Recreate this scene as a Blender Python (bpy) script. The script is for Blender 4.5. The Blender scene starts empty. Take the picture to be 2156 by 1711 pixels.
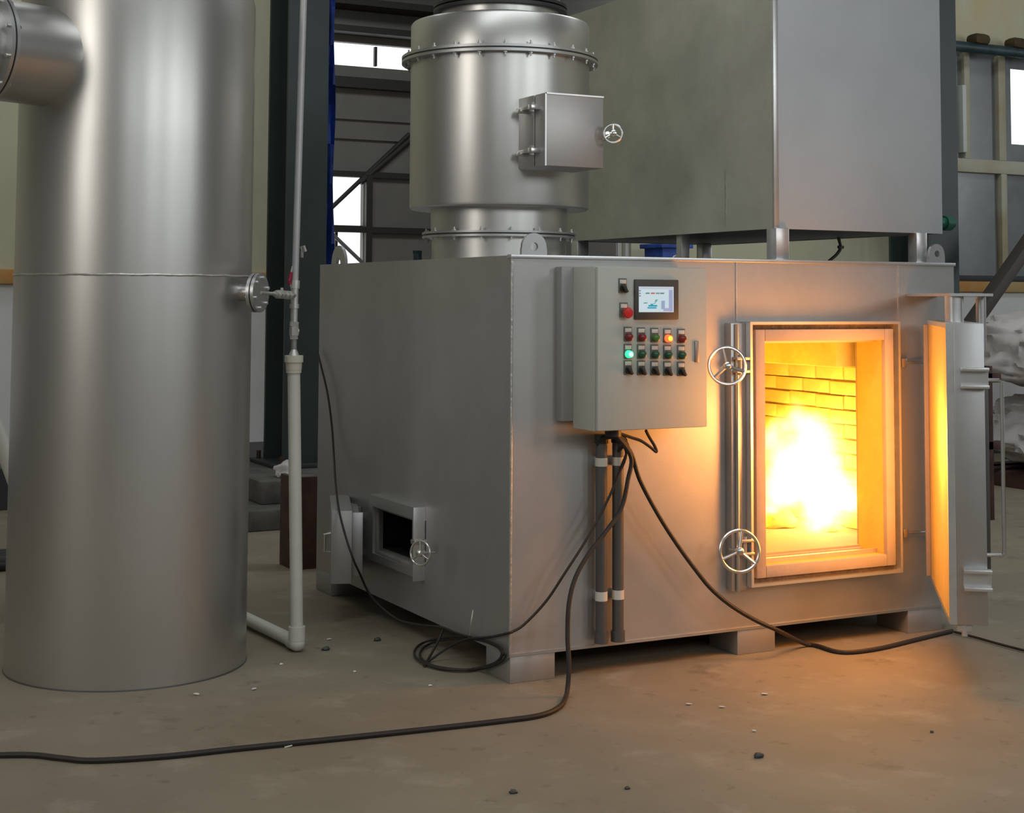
import bpy, bmesh, math, random
from mathutils import Vector, Matrix, noise as mn
random.seed(7)
S = bpy.context.scene
C = S.collection
PI = math.pi
# ------------------------------------------------------------------ camera
CAM = Vector((-2.9296, -5.6288, 1.5707)); YAW, PITCH, ROLL = 0.4797, 0.0657, 0.0048
FPX, PY = 3211.4, 416.8
fw = Vector((math.sin(YAW)*math.cos(PITCH), math.cos(YAW)*math.cos(PITCH), math.sin(PITCH)))
rt0 = Vector((math.cos(YAW), -math.sin(YAW), 0)); up0 = rt0.cross(fw)
rt = rt0*math.cos(ROLL)+up0*math.sin(ROLL); up = -rt0*math.sin(ROLL)+up0*math.cos(ROLL)
cd = bpy.data.cameras.new('camera'); cam = bpy.data.objects.new('camera', cd); C.objects.link(cam)
cam.matrix_world = Matrix(((rt.x, up.x, -fw.x, CAM.x), (rt.y, up.y, -fw.y, CAM.y), (rt.z, up.z, -fw.z, CAM.z), (0, 0, 0, 1)))
cd.sensor_width = 36; cd.lens = FPX/2156*36; cd.shift_y = -(855.5-PY)/2156; cd.clip_end = 100
S.camera = cam
# ------------------------------------------------------------------ world, exposure, daylight
W = bpy.data.worlds.new('overcast'); S.world = W; W.use_nodes = True
W.node_tree.nodes['Background'].inputs[0].default_value = (0.93, 0.97, 1, 1)
W.node_tree.nodes['Background'].inputs[1].default_value = 2.2
S.view_settings.view_transform = 'Standard'; S.view_settings.look = 'None'
S.view_settings.gamma = 1; S.view_settings.use_curve_mapping = False
S.view_settings.exposure = -0.5
def area(name, loc, target, sx, sy, power, col):
    l = bpy.data.lights.new(name, 'AREA'); l.shape = 'RECTANGLE'; l.size = sx; l.size_y = sy
    l.energy = power; l.color = col
    o = bpy.data.objects.new(name, l); C.objects.link(o); o.location = loc
    o.rotation_euler = (Vector(target)-Vector(loc)).to_track_quat('-Z', 'Y').to_euler()
    return o
DAY = (0.93, 0.98, 1.0)
area('daylight_left_window', (-8.3, -2.6, 4.3), (0, -2.6, 3.6), 1.8, 3.4, 175, (1, .96, .89))
area('daylight_right_window', (13.9, -1.0, 4.0), (0, -1.0, 4.0), 2.2, 3.0, 260, (.92,.96,1))
for xx, pw in ((-5.0, 60), (-1.2, 95), (2.6, 120), (6.4, 120)):
    area('daylight_front_window', (xx, -9.4, 4.4), (xx, 0, 4.4), 1.5, 2.2, pw, DAY)
area('roof_skylight', (-1.0, -3.0, 7.4), (-1.0, -3.0, 0), 8.0, 1.2, 260, DAY)
area('roof_skylight', (6.0, 1.5, 7.4), (6.0, 1.5, 0), 5.0, 1.6, 170, DAY)
area('far_hall_fill', (4.0, 11.0, 7.3), (4, 11.5, 0), 6, 2.0, 190, DAY)  # added fill lamp that lifts the far hall wall
area('back_bay_fill', (0.0, 4.4, 7.4), (0, 5.2, 0), 9, 1.0, 130, DAY)  # added fill lamp that brightens the back wall
def point(name, loc, power, col, r):
    l = bpy.data.lights.new(name, 'POINT'); l.energy = power; l.color = col; l.shadow_soft_size = r
    o = bpy.data.objects.new(name, l); C.objects.link(o); o.location = loc
FIRE = (1.0, .47, .02)
point('fire_and_fill_light', (1.70, .60, .80), 18, FIRE, .16)
point('fire_and_fill_light', (1.45, .95, .62), 12, FIRE, .14)
point('fire_and_fill_light', (1.50, .16, .98), 6, FIRE, .12)
point('fire_and_fill_light', (1.56, -.56, .98), 34, (1.0, .37, .09), .16)  # added lamp outside the mouth, stands in for flame glow
dg = area('door_bounce_fill', (1.83, -.44, .90), (1.83-.78, -.44+.6247, .82), .55, .95, 15, (1.0, .42, .09))  # added lamp by the door lining, stands in for bounced firelight

# ------------------------------------------------------------------ helpers
def at(px, py, ax, val):
    d = fw + rt*((px-1078)/FPX) - up*((py-PY)/FPX); i = 'xyz'.index(ax)
    return CAM + d*((val-CAM[i])/d[i])
class MB:
    def __init__(s): s.b = bmesh.new()
    def box(s, x0, y0, z0, x1, y1, z1, bev=0, M=None):
        b = bmesh.new()
        bmesh.ops.create_cube(b, size=1)
        for v in b.verts:
            v.co = Vector(((x0+x1)/2+v.co.x*(x1-x0), (y0+y1)/2+v.co.y*(y1-y0), (z0+z1)/2+v.co.z*(z1-z0)))
        if bev: bmesh.ops.bevel(b, geom=list(b.edges), offset=bev, segments=2, affect='EDGES', profile=.5)
        return s._merge(b, M)
    def _merge(s, b, M=None):
        if M is not None: bmesh.ops.transform(b, matrix=M, verts=b.verts)
        me = bpy.data.meshes.new('t'); b.to_mesh(me); s.b.from_mesh(me); b.free(); bpy.data.meshes.remove(me)
        return s
    def lathe(s, prof, M=None, n=48, smooth=True, closed=False):
        b = bmesh.new(); rings = []
        for r, z in prof:
            if r < 1e-6: rings.append([b.verts.new((0, 0, z))])
            else: rings.append([b.verts.new((r*math.cos(2*PI*k/n), r*math.sin(2*PI*k/n), z)) for k in range(n)])
        pairs = list(zip(rings, rings[1:]))
        if closed: pairs.append((rings[-1], rings[0]))
        for A, B in pairs:
            for k in range(n):
                a, a2 = A[k % len(A)], A[(k+1) % len(A)]; c, c2 = B[k % len(B)], B[(k+1) % len(B)]
                vs = []
                for v in (a, a2, c2, c):
                    if v not in vs: vs.append(v)
                if len(vs) > 2: b.faces.new(vs).smooth = smooth
        bmesh.ops.recalc_face_normals(b, faces=b.faces)
        return s._merge(b, M)
    def rod(s, a, c, r, n=16, r2=None):
        a, c = Vector(a), Vector(c); d = c-a; L = d.length
        M = Matrix.Translation(a) @ d.to_track_quat('Z', 'Y').to_matrix().to_4x4()
        r2 = r if r2 is None else r2
        return s.lathe([(0, 0), (r, 0), (r, 0), (r2, L), (r2, L), (0, L)], M, n)
    def tube(s, pts, r, n=8):
        pts = [Vector(p) for p in pts]; b = bmesh.new(); rings = []
        prev = None
        for i, p in enumerate(pts):
            t = (pts[min(i+1, len(pts)-1)]-pts[max(i-1, 0)]).normalized()
            if prev is None: u = t.orthogonal().normalized()
            else: u = (prev-t*prev.dot(t)).normalized()
            prev = u; w = t.cross(u)
            rings.append([b.verts.new(p+(u*math.cos(2*PI*k/n)+w*math.sin(2*PI*k/n))*r) for k in range(n)])
        for A, B in zip(rings, rings[1:]):
            for k in range(n): b.faces.new((A[k], A[(k+1) % n], B[(k+1) % n], B[k])).smooth = True
        b.faces.new(rings[0][::-1]); b.faces.new(rings[-1])
        bmesh.ops.recalc_face_normals(b, faces=b.faces)
        return s._merge(b)
    def poly(s, pts, d, M=None):
        b = bmesh.new(); vs = [b.verts.new(p) for p in pts]; f = b.faces.new(vs)
        r = bmesh.ops.extrude_face_region(b, geom=[f])
        for v in r['geom']:
            if isinstance(v, bmesh.types.BMVert): v.co += Vector(d)
        bmesh.ops.recalc_face_normals(b, faces=b.faces)
        return s._merge(b, M)
    def build(s, name, mat, parent=None, sharp=35):
        me = bpy.data.meshes.new(name); s.b.to_mesh(me); s.b.free()
        me.materials.append(mat)
        try: me.set_sharp_from_angle(angle=math.radians(sharp))
        except Exception: pass
        o = bpy.data.objects.new(name, me); C.objects.link(o)
        if parent is not None: o.parent = parent
        return o
def rebase(o, base):
    "put the origin of a parentless mesh at its base"
    b = Vector(base)
    o.data.transform(Matrix.Translation(-b)); o.location = b
    return o
def thing(name, label, cat, loc=(0, 0, 0), group=None):
    o = bpy.data.objects.new(name, None); C.objects.link(o); o.empty_display_size = .1
    o['label'] = label; o['category'] = cat
    if group: o['group'] = group
    return o
def tag(o, label, cat, group=None):
    o['label'] = label; o['category'] = cat
    if group: o['group'] = group
    return o
def struct(o): o['kind'] = 'structure'; return o
def spline(pts, k=8):
    pts = [Vector(p) for p in pts]; out = []
    P = [pts[0]*2-pts[1]]+pts+[pts[-1]*2-pts[-2]]
    for i in range(1, len(P)-2):
        a, b, c, d = P[i-1:i+3]
        for j in range(k):
            t = j/k
            out.append(.5*((2*b)+(c-a)*t+(2*a-5*b+4*c-d)*t*t+(3*b-a-3*c+d)*t**3))
    out.append(pts[-1]); return out

# ------------------------------------------------------------------ materials
def mat(name, col, rough=.6, metal=0, var=.0, scale=5, bump=0, bscale=60, rvar=0, emit=None, estr=0, col2=None, stretch=None, spec=None):
    m = bpy.data.materials.new(name); m.use_nodes = True; nt = m.node_tree; N = nt.nodes; L = nt.links
    p = N['Principled BSDF']
    p.inputs['Base Color'].default_value = (*col, 1); p.inputs['Roughness'].default_value = rough; p.inputs['Metallic'].default_value = metal
    if spec is not None: p.inputs['Specular IOR Level'].default_value = spec
    tc = N.new('ShaderNodeTexCoord'); mp = N.new('ShaderNodeMapping'); L.new(tc.outputs['Object'], mp.inputs[0])
    if stretch: mp.inputs['Scale'].default_value = stretch
    if var or col2:
        t = N.new('ShaderNodeTexNoise'); t.inputs['Scale'].default_value = scale; t.inputs['Detail'].default_value = 8; t.inputs['Roughness'].default_value = .62
        L.new(mp.outputs[0], t.inputs['Vector'])
        r = N.new('ShaderNodeValToRGB'); r.color_ramp.elements[0].position = .36; r.color_ramp.elements[1].position = .66
        c2 = col2 or tuple(min(1, c*(1+var)) for c in col); c1 = tuple(c*(1-var) for c in col) if not col2 else col
        r.color_ramp.elements[0].color = (*c1, 1); r.color_ramp.elements[1].color = (*c2, 1)
        L.new(t.outputs[0], r.inputs[0]); L.new(r.outputs[0], p.inputs['Base Color'])
        if rvar:
            q = N.new('ShaderNodeMapRange'); q.inputs[1].default_value = .3; q.inputs[2].default_value = .7
            q.inputs[3].default_value = rough-rvar; q.inputs[4].default_value = rough+rvar
            L.new(t.outputs[0], q.inputs[0]); L.new(q.outputs[0], p.inputs['Roughness'])
    if bump:
        t2 = N.new('ShaderNodeTexNoise'); t2.inputs['Scale'].default_value = bscale; t2.inputs['Detail'].default_value = 5
        L.new(mp.outputs[0], t2.inputs['Vector'])
        b = N.new('ShaderNodeBump'); b.inputs['Strength'].default_value = bump; b.inputs['Distance'].default_value = .01
        L.new(t2.outputs[0], b.inputs['Height']); L.new(b.outputs[0], p.inputs['Normal'])
    if emit: p.inputs['Emission Color'].default_value = (*emit, 1); p.inputs['Emission Strength'].default_value = estr
    return m
STEEL = mat('silver_painted_steel', (.50, .50, .50), .40, .85, var=.05, scale=2.2, bump=.02, bscale=130)
STEELR = mat('silver_painted_plate', (.47, .46, .45), .46, .75, var=.06, scale=2.5, bump=.03, bscale=120)
STEELB = mat('sky_tinted_silver_plate', (.47, .49, .51), .46, .7, var=.07, scale=1.2, bump=.03, bscale=120)  # bluish daylight on the raised box front is put into this colour
CYL = mat('rolled_steel_sheet', (.58, .57, .55), .36, .93, var=.05, scale=1.3, stretch=(1, 1, .5))
PALE = mat('bare_pale_steel', (.66, .66, .66), .35, .8, var=.05, scale=8)
CHROME = mat('bright_steel', (.68, .67, .65), .28, 1)
WELD = mat('weld_bead', (.55, .54, .52), .45, .8, var=.12, scale=40, bump=.3, bscale=60)
CABG = mat('cabinet_light_grey_paint', (.46, .475, .43), .5, 0, var=.02, scale=5, bump=.02, bscale=300)
CABS = mat('bracket_grey', (.30, .30, .29), .5, .3)
BLACK = mat('black_plastic', (.022, .02, .018), .45)
DKGREY = mat('dark_grey_plastic', (.055, .052, .046), .5)
CABLE = mat('black_rubber_cable', (.022, .016, .013), .6)
CONDUIT = mat('dark_conduit', (.10, .095, .09), .5, .3)
WHITEP = mat('white_pvc', (.62, .61, .55), .45, var=.05, scale=6)
WHITEC = mat('cream_pvc_collar', (.60, .57, .47), .5, var=.05, scale=10)
GREEN = mat('dark_green_column_paint', (.030, .044, .042), .5, 0, var=.12, scale=3)
BLUE = mat('blue_tarpaulin', (.03, .075, .34), .55, 0, var=.4, scale=4, bump=.5, bscale=8)
TEAL = mat('teal_pipe_paint', (.03, .06, .07), .5, 0, var=.3, scale=7)
GREENP = mat('green_valve_paint', (.008, .09, .055), .5)
CONC = None
def concrete():
    m = mat('stained_concrete', (.2, .17, .12), .72, 0, var=.0, scale=1, bump=.15, bscale=14, spec=.25)
    nt = m.node_tree; N = nt.nodes; L = nt.links; p = N['Principled BSDF']
    tc = N.new('ShaderNodeTexCoord')
    def nz(s, d, lo, hi):
        t = N.new('ShaderNodeTexNoise'); t.inputs['Scale'].default_value = s; t.inputs['Detail'].default_value = d; t.inputs['Roughness'].default_value = .65
        L.new(tc.outputs['Object'], t.inputs['Vector'])
        q = N.new('ShaderNodeMapRange'); q.inputs[1].default_value = lo; q.inputs[2].default_value = hi; L.new(t.outputs[0], q.inputs[0]); return q.outputs[0]
    def mix(f, a, b):
        x = N.new('ShaderNodeMix'); x.data_type = 'RGBA'; L.new(f, x.inputs[0])
        for i, v in ((6, a), (7, b)):
            if isinstance(v, tuple): x.inputs[i].default_value = (*v, 1)
            else: L.new(v, x.inputs[i])
        return x.outputs[2]
    c = mix(nz(.7, 4, .35, .65), (.21, .18, .128), (.27, .232, .17))
    c = mix(nz(3.2, 10, .54, .76), c, (.34, .30, .23))
    c = mix(nz(9, 8, .60, .78), c, (.125, .102, .072))
    c = mix(nz(1.7, 6, .62, .75), c, (.135, .113, .08))
    L.new(c, p.inputs['Base Color'])
    return m
CONC = concrete()
WALLY = mat('weathered_cream_cladding', (.52, .51, .36), .7, 0, var=.08, scale=1.1)
WALLW = mat('grey_white_plaster', (.68, .68, .67), .8, 0, var=.06, scale=1.2)
RUST = mat('rust_stain', (.50, .22, .05), .8, 0, col2=(.42, .33, .16), scale=2.2)
DARKB = mat('dark_base_paint', (.03, .034, .034), .6)
HALLW = mat('far_hall_sheet_wall', (.26, .245, .225), .8, 0, var=.12, scale=.6)
HALLD = mat('dark_steelwork', (.05, .045, .04), .6)
ROOF = mat('dark_roof_sheet', (.06, .06, .058), .8, 0, var=.1, scale=1)
SIDEW = mat('hall_side_wall', (.30, .30, .275), .8, 0, var=.15, scale=.5)
CREAM = mat('cream_window_frame', (.47, .46, .36), .6, 0, col2=(.36, .30, .17), scale=1.5)
PEDC = mat('dusty_plinth_concrete', (.10, .095, .085), .85, 0, var=.3, scale=5, bump=.4, bscale=20)
RUSTY = mat('rusty_red_steel', (.055, .022, .016), .7, 0, var=.4, scale=7)
REFR = mat('pale_castable_refractory', (.38, .31, .27), .85, 0, var=.06, scale=6, bump=.25, bscale=25)
GASK = mat('rope_gasket', (.13, .095, .07), .9, 0, var=.3, scale=30, bump=.5, bscale=70)
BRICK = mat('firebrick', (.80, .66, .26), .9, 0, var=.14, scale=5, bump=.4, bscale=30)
NEARBLACK = mat('black_interior', (.012, .011, .010), .9)  # near-black lining of the ash tunnel
TARP = mat('crumpled_translucent_sheet', (.62, .58, .57), .5, 0, var=.22, scale=1.1, bump=.12, bscale=4)
PAPER = mat('white_scrap', (.75, .74, .70), .7)
GLASS = mat('dusty_window_glass', (.20, .215, .22), .25, 0, var=.25, scale=.8)
GLASS.node_tree.nodes['Principled BSDF'].inputs['Alpha'].default_value = .93
def cap(name, col, emit=None, s=0):
    return mat(name, col, .3, 0, emit=emit, estr=s)
CRED = cap('dull_red_lens', (.16, .012, .014)); CGRN = cap('dull_green_lens', (.01, .07, .035))
CREDON = cap('lit_red_lens', (.8, .1, .02), (1, .10, .02), 3.0); CGRNON = cap('lit_green_lens', (.1, .8, .4), (.03, .95, .42), 1.6)
LAMPC = cap('lit_amber_core', (1, .6, .1), (1, .38, .02), 4.0); LAMPG = cap('lit_mint_core', (.5, 1, .8), (.35, 1, .75), 1.8)
CLRG = cap('grass_green_lens', (.06, .16, .03)); ESTOP = cap('emergency_red', (.55, .02, .02))

# ------------------------------------------------------------------ setting
YB = 6.2
fl = MB(); fl.box(-8.5, -10, -.1, 15, 17, 0); fl = fl.build('floor', CONC); struct(fl)
# back wall, left stretch and right stretch: base, white dado, cladding
def wallrun(name, x0, x1, holes=()):
    o = bpy.data.objects.new(name, None); C.objects.link(o); struct(o)
    MB().box(x0, YB-.06, 0, x1, YB+.2, .30).build('base_course', DARKB, o)
    MB().box(x0, YB-.02, .30, x1, YB+.2, .42).build('base_ledge', mat('ledge_grey', (.16, .16, .155), .8), o)
    MB().box(x0, YB, .42, x1, YB+.2, 1.66).build('white_dado', WALLW, o)
    MB().box(x0, YB-.05, 1.66, x1, YB+.2, 1.77, .008).build('rusty_sill_strip', RUST, o)
    return o
wl = wallrun('wall_back', -8.5, 1.25)
MB().box(-8.5, YB, 1.77, 1.25, YB+.2, 7.5).build('cladding', WALLY, wl)
wr = wallrun('wall_back', 4.45, 15)
MB().box(4.45, YB, 1.77, 8.25, YB+.2, 7.5).build('cladding', WALLY, wr)
MB().box(8.25, YB, 4.20, 15, YB+.2, 7.5).build('cladding', mat('rust_streaked_cladding', (.60, .63, .52), .7, col2=(.62, .50, .24), scale=1.3, stretch=(1, 1, .35)), wr)
struct(MB().box(-8.7, -10, 0, -8.5, 17, 7.7).build('wall_left', SIDEW))
struct(MB().box(15, -10, 0, 15.2, 7.5, 7.7).build('wall_right', SIDEW))
struct(MB().box(-8.7, -10.2, 0, 15.2, -10, 7.7).build('wall_front', SIDEW))
struct(MB().box(-8.7, -10.2, 7.5, 15.2, 7.5, 7.7).build('ceiling', ROOF))
struct(MB().box(-8.7, 7.5, 7.5, 8.2, 17.2, 7.7).build('ceiling', ROOF))
struct(MB().box(8.0, 6.4, 0, 8.2, 16.2, 7.7).build('wall_partition', HALLW))
# far hall wall with real openings
YF = 16.0
def rectwall(y, x0, x1, z0, z1, holes, th, axis='y'):
    xs = sorted({x0, x1, *[h[0] for h in holes], *[h[1] for h in holes]}); zs = sorted({z0, z1, *[h[2] for h in holes], *[h[3] for h in holes]})
    m = MB()
    for a, b in zip(xs, xs[1:]):
        for c, d in zip(zs, zs[1:]):
            cx, cz = (a+b)/2, (c+d)/2
            if any(h[0] < cx < h[1] and h[2] < cz < h[3] for h in holes): continue
            if axis == 'y': m.box(a, y, c, b, y+th, d)
            else: m.box(y, a, c, y+th, b, d)
    bmesh.ops.remove_doubles(m.b, verts=m.b.verts, dist=1e-5)
    return m
wf = rectwall(YF, -8.5, 8.2, 0, 7.5, [(4.2, 7.6, 5.10, 5.46), (4.4, 5.77, 1.4, 3.40)], .12).build('wall_far', HALLW); struct(wf)
for z, h, t in ((3.44, .09, .08), (2.60, .09, .08), (4.83, .16, .16), (5.62, .10, .3), (6.0, .10, .5), (4.30, .05, .05), (4.0, .05, .05)):
    struct(MB().box(-8.5, YF-t, z-h/2, 8.0, YF-.001, z+h/2).build('trim_1', HALLD if h > .06 else HALLW))
for x in (5.83,): struct(MB().box(x-.05, YF-.10, 0, x+.05, YF-.001, 3.44).build('trim_2', HALLD))
wn = bpy.data.objects.new('window_1', None); C.objects.link(wn); struct(wn)
MB().box(4.4, YF+.02, 2.585, 5.77, YF+.08, 2.665).build('transom', HALLD, wn)
MB().box(5.33, YF+.02, 1.4, 5.37, YF+.06, 2.6).build('mullion', HALLD, wn)
MB().box(4.9, YF+.02, 1.4, 4.96, YF+.06, 3.4).build('mullion', HALLD, wn)
wn = bpy.data.objects.new('window_2', None); C.objects.link(wn); struct(wn)
for x in (4.6, 5.96, 7.35): MB().box(x-.02, YF+.02, 5.13, x+.02, YF+.08, 5.43).build('mullion', HALLD, wn)
# diagonal bracing in front of the far wall
br = thing('wind_brace', 'thin dark diagonal brace crossing the bright far hall window', 'brace')
MB().rod(at(695, 440, 'y', 15.95), at(862, 282, 'y', 15.95), .035).build('rod', HALLD, br)
MB().rod(at(758, 385, 'y', 15.95), at(862, 296, 'y', 15.95), .045).build('angle_bar', HALLD, br)
br = thing('wind_brace', 'short pale diagonal brace across the lower pane, behind the left lifting lug', 'brace')
MB().rod(at(695, 488, 'y', 15.95), at(762, 552, 'y', 15.95), .03).build('rod', mat('pale_brace', (.25, .25, .24), .6), br)

# right-hand wall windows (y = YB, x > 8.25)
wn = bpy.data.objects.new('window_3', None); C.objects.link(wn); struct(wn)
def fr(x0, z0, x1, z1, m=CREAM, d=.0, t=.12): MB().box(x0, YB-.04-d, z0, x1, YB-.04-d+t, z1, .006).build('window_frame', m, wn)
fr(8.25, 2.90, 15, 3.04)
fr(8.25, 1.77, 8.33, 4.2, DARKB)
mx0 = at(2103, 220, 'y', YB-.04).x; mx1 = at(2118, 220, 'y', YB-.04).x
fr(mx0, 3.04, mx1, 4.15); fr(at(2031, 220, 'y', YB-.04).x, 3.04, at(2043, 220, 'y', YB-.04).x, 4.15)
fr(at(2017, 220, 'y', YB).x, 3.10, at(2025, 220, 'y', YB).x, 3.80, mat('white_putty', (.62, .66, .60), .6), d=.03)
fr(mx0+.02, 1.80, mx1+.0, 2.90); fr(8.25, 1.77, 15, 1.83, DARKB)
pa = at(2127, 145, 'y', YB+.02); pb_ = at(2127, 303, 'y', YB+.02)
for (a, b, c, d) in ((8.40, mx0, 3.04, 4.2), (mx1, pa.x, 3.04, 4.2), (pa.x, pa.x+.8, 3.04, pb_.z), (pa.x, pa.x+.8, pa.z, 4.2), (pa.x+.8, 15, 3.04, 4.2), (8.33, mx0, 1.83, 2.9), (mx1, 15, 1.83, 2.9)):
    MB().box(a, YB+.02, c, b, YB+.03, d).build('pane', GLASS, wn)
po = at(2110, 120, 'y', YB+1.2); pq = at(2110, 330, 'y', YB+1.2)
# lean-to wall outside keeps the glass dim; a bright patch of sky is left open through one casement
out = struct(rectwall(YB+1.2, 7.5, 15, 0, 7.5, [(po.x, po.x+2.2, pq.z, po.z)], .1).build('wall_outer', mat('outer_wall_grey', (.25, .26, .26), .8, var=.2, scale=1)))
tp = thing('eaves_pipe', 'dark teal round pipe running above the right-hand windows', 'pipe')
MB().rod((8.15, YB-.2, 4.17), (14.8, YB-.2, 4.17), .055).build('pipe_run', TEAL, tp)
for x in (8.55, 9.08): MB().box(x-.11, YB-.28, 4.20, x+.11, YB-.10, 4.32, .055).build('rusty_clamp', mat('rust_clamp', (.075, .05, .02), .8, var=.3, scale=8), tp)

# ------------------------------------------------------------------ steel columns
def column(x0, x1, y, label, base=.30):
    t = thing('steel_column', label, 'column')
    MB().box(x0, y, base, x1, y+.03, 7.5).build('flange', GREEN, t)
    MB().box(x0, y+.43, base, x1, y+.46, 7.5).build('flange', GREEN, t)
    MB().box((x0+x1)/2-.015, y+.03, base, (x0+x1)/2+.015, y+.43, 7.5).build('web', GREEN, t)
    MB().box(x0-.08, y-.08, base, x1+.08, y+.54, base+.03, .004).build('base_plate', DARKB, t)
    for dx in (-.04, .04):
        for dy in (-.04, .5):
            MB().rod(((x0 if dx < 0 else x1)+dx*.6, y+dy, base+.03), ((x0 if dx < 0 else x1)+dx*.6, y+dy, base+.09), .018, 8).build('anchor_nut', RUSTY, t)
    return t
column(at(601, 600, 'y', 5.33).x, at(686, 600, 'y', 5.33).x, 5.33, 'dark green steel column standing behind the white riser pipe')
column(7.10, 7.56, 5.3, 'dark green steel column rising behind the right edge of the raised box')
pd = thing('column_plinth', 'stepped dusty concrete plinth under the left steel column', 'plinth')
MB().box(.45, 4.60, .14, 1.75, 6.1, .30, .015).build('upper_step', PEDC, pd)
MB().box(.20, 4.35, 0, 2.0, 6.12, .14, .015).build('lower_step', PEDC, pd)
pd = thing('column_plinth', 'concrete plinth under the right steel column, behind the furnace', 'plinth')
MB().box(6.90, 5.1, 0, 7.78, 5.95, .30, .02).build('block', PEDC, pd)
# blue sheet hanging behind the column
m = MB(); b = m.b; rows = []
bx_ = at(680, 300, 'y', 5.86).x; bw_ = (at(712, 50, 'y', 5.86).x-bx_)
for i in range(40):
    z = 1.2+i*.16; rows.append([b.verts.new((bx_+bw_*(j/4)*(.78+.22*i/40)+.008*math.sin(z*2+j), 5.86+.03*math.sin(z*5+j*2), z)) for j in range(5)])
for A, B_ in zip(rows, rows[1:]):
    for j in range(4): b.faces.new((A[j], A[j+1], B_[j+1], B_[j])).smooth = True
bmesh.ops.solidify(b, geom=list(b.faces), thickness=.006)
tag(m.build('hanging_tarpaulin', BLUE), 'long blue tarpaulin strip hanging beside the left steel column', 'tarpaulin')
# crumpled clear plastic scrap on the plinth
def crumple(name, c, s, mt, seed, n=3, amp=.35):
    m = MB(); bb = bmesh.new(); bmesh.ops.create_icosphere(bb, subdivisions=n, radius=1)
    for v in bb.verts:
        k = 1+amp*mn.noise(v.co*1.7+Vector((seed, 0, 0)))+amp*.5*mn.noise(v.co*4+Vector((0, seed, 0)))
        v.co = Vector((v.co.x*s[0]*k, v.co.y*s[1]*k, max(v.co.z*s[2]*k, -s[2]*.55)))+Vector(c)
    for f in bb.faces: f.smooth = True
    m._merge(bb); o = m.build(name, mt, sharp=50); return rebase(o, (c[0], c[1], c[2]-s[2]*.55))
tag(crumple('plastic_wrap', (.70, 4.80, .34), (.09, .07, .07), TARP, 3), 'grey crumpled plastic wrap lying on the column plinth', 'plastic wrap')
# rusty beam stub beyond the left end of the furnace
t = thing('steel_stub', 'dark rusty red steel post stub between the riser pipe and the furnace', 'steel stub')
xs0 = at(618, 1100, 'y', 2.86).x; MB().box(xs0, 2.86, 0, xs0+.24, 2.89, .53, .003).build('plate', RUSTY, t); MB().box(xs0, 2.89, 0, xs0+.03, 3.1, .53, .003).build('plate', RUSTY, t)

# ------------------------------------------------------------------ wash tank
TX, TY, TR = -1.306, 1.067, .506
tk = thing('scrubber_tank', 'tall silver cylindrical tank standing at the left, beside the furnace', 'tank')
T0 = Matrix.Translation((TX, TY, 0))
MB().lathe([(TR-.03, 0.0), (TR, 0.0), (TR, .03), (TR, 1.66)], T0, 128).build('lower_shell', CYL, tk)
MB().lathe([(TR-.002, 1.655), (TR-.002, 2.2), (TR-.002, 2.86), (TR-.012, 2.90), (TR-.05, 2.93), (.30, 3.0), (.30, 3.3), (0, 3.3)], T0, 128).build('upper_shell', CYL, tk)
m = MB(); n = 220; b = bmesh.new(); rings = []
for i in range(n):
    a = 2*PI*i/n; r = .0045+.0008*math.sin(i*1.9)+.0006*random.random(); z = 1.66+.0008*math.sin(i*.55)
    cc = Vector((TX+TR*math.cos(a), TY+TR*math.sin(a), z)); rd = Vector((math.cos(a), math.sin(a), 0))
    rings.append([b.verts.new(cc+rd*r*math.cos(k*PI/3)+Vector((0, 0, 1))*r*1.1*math.sin(k*PI/3)) for k in range(6)])
for i in range(n):
    A, B_ = rings[i], rings[(i+1) % n]
    for k in range(6): b.faces.new((A[k], A[(k+1) % 6], B_[(k+1) % 6], B_[k])).smooth = True
m._merge(b); m.build('weld_seam', WELD, tk)
MB().lathe([(TR, .0), (TR+.004, 0), (TR+.003, .005), (TR, .006)], T0, 96).build('base_weld', CONDUIT, tk)
# inlet duct
ax = Vector((-.90, -.43, 0)).normalized(); dc = Vector((TX, TY, 2.565))
Md = Matrix.Translation(dc) @ ax.to_track_quat('Z', 'Y').to_matrix().to_4x4()
du = MB().lathe([(.207, .35), (.207, .78), (.19, .78), (.19, .35)], Md, 64, closed=True).build('inlet_duct', CYL, tk)
MB().lathe([(.203, .782), (.245, .782), (.245, .797), (.203, .797)], Md, 64, closed=True).build('duct_flange', STEEL, du)
MB().lathe([(.203, .805), (.245, .805), (.245, .82), (.203, .82)], Md, 64, closed=True).build('duct_flange', STEEL, du)
MB().lathe([(.2, .797), (.238, .797), (.238, .805), (.2, .805)], Md, 64, closed=True).build('gasket', BLACK, du)
MB().lathe([(.207, .82), (.207, 1.6), (.19, 1.6), (.19, .82)], Md, 64, closed=True).build('duct_extension', CYL, du)
for k in range(12):
    a = 2*PI*(k+.5)/12
    p0 = Md @ Vector((.228*math.cos(a), .228*math.sin(a), .768)); p1 = Md @ Vector((.228*math.cos(a), .228*math.sin(a), .835))
    MB().rod(p0, p1, .008, 6).build('bolt', CHROME, du)
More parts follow.
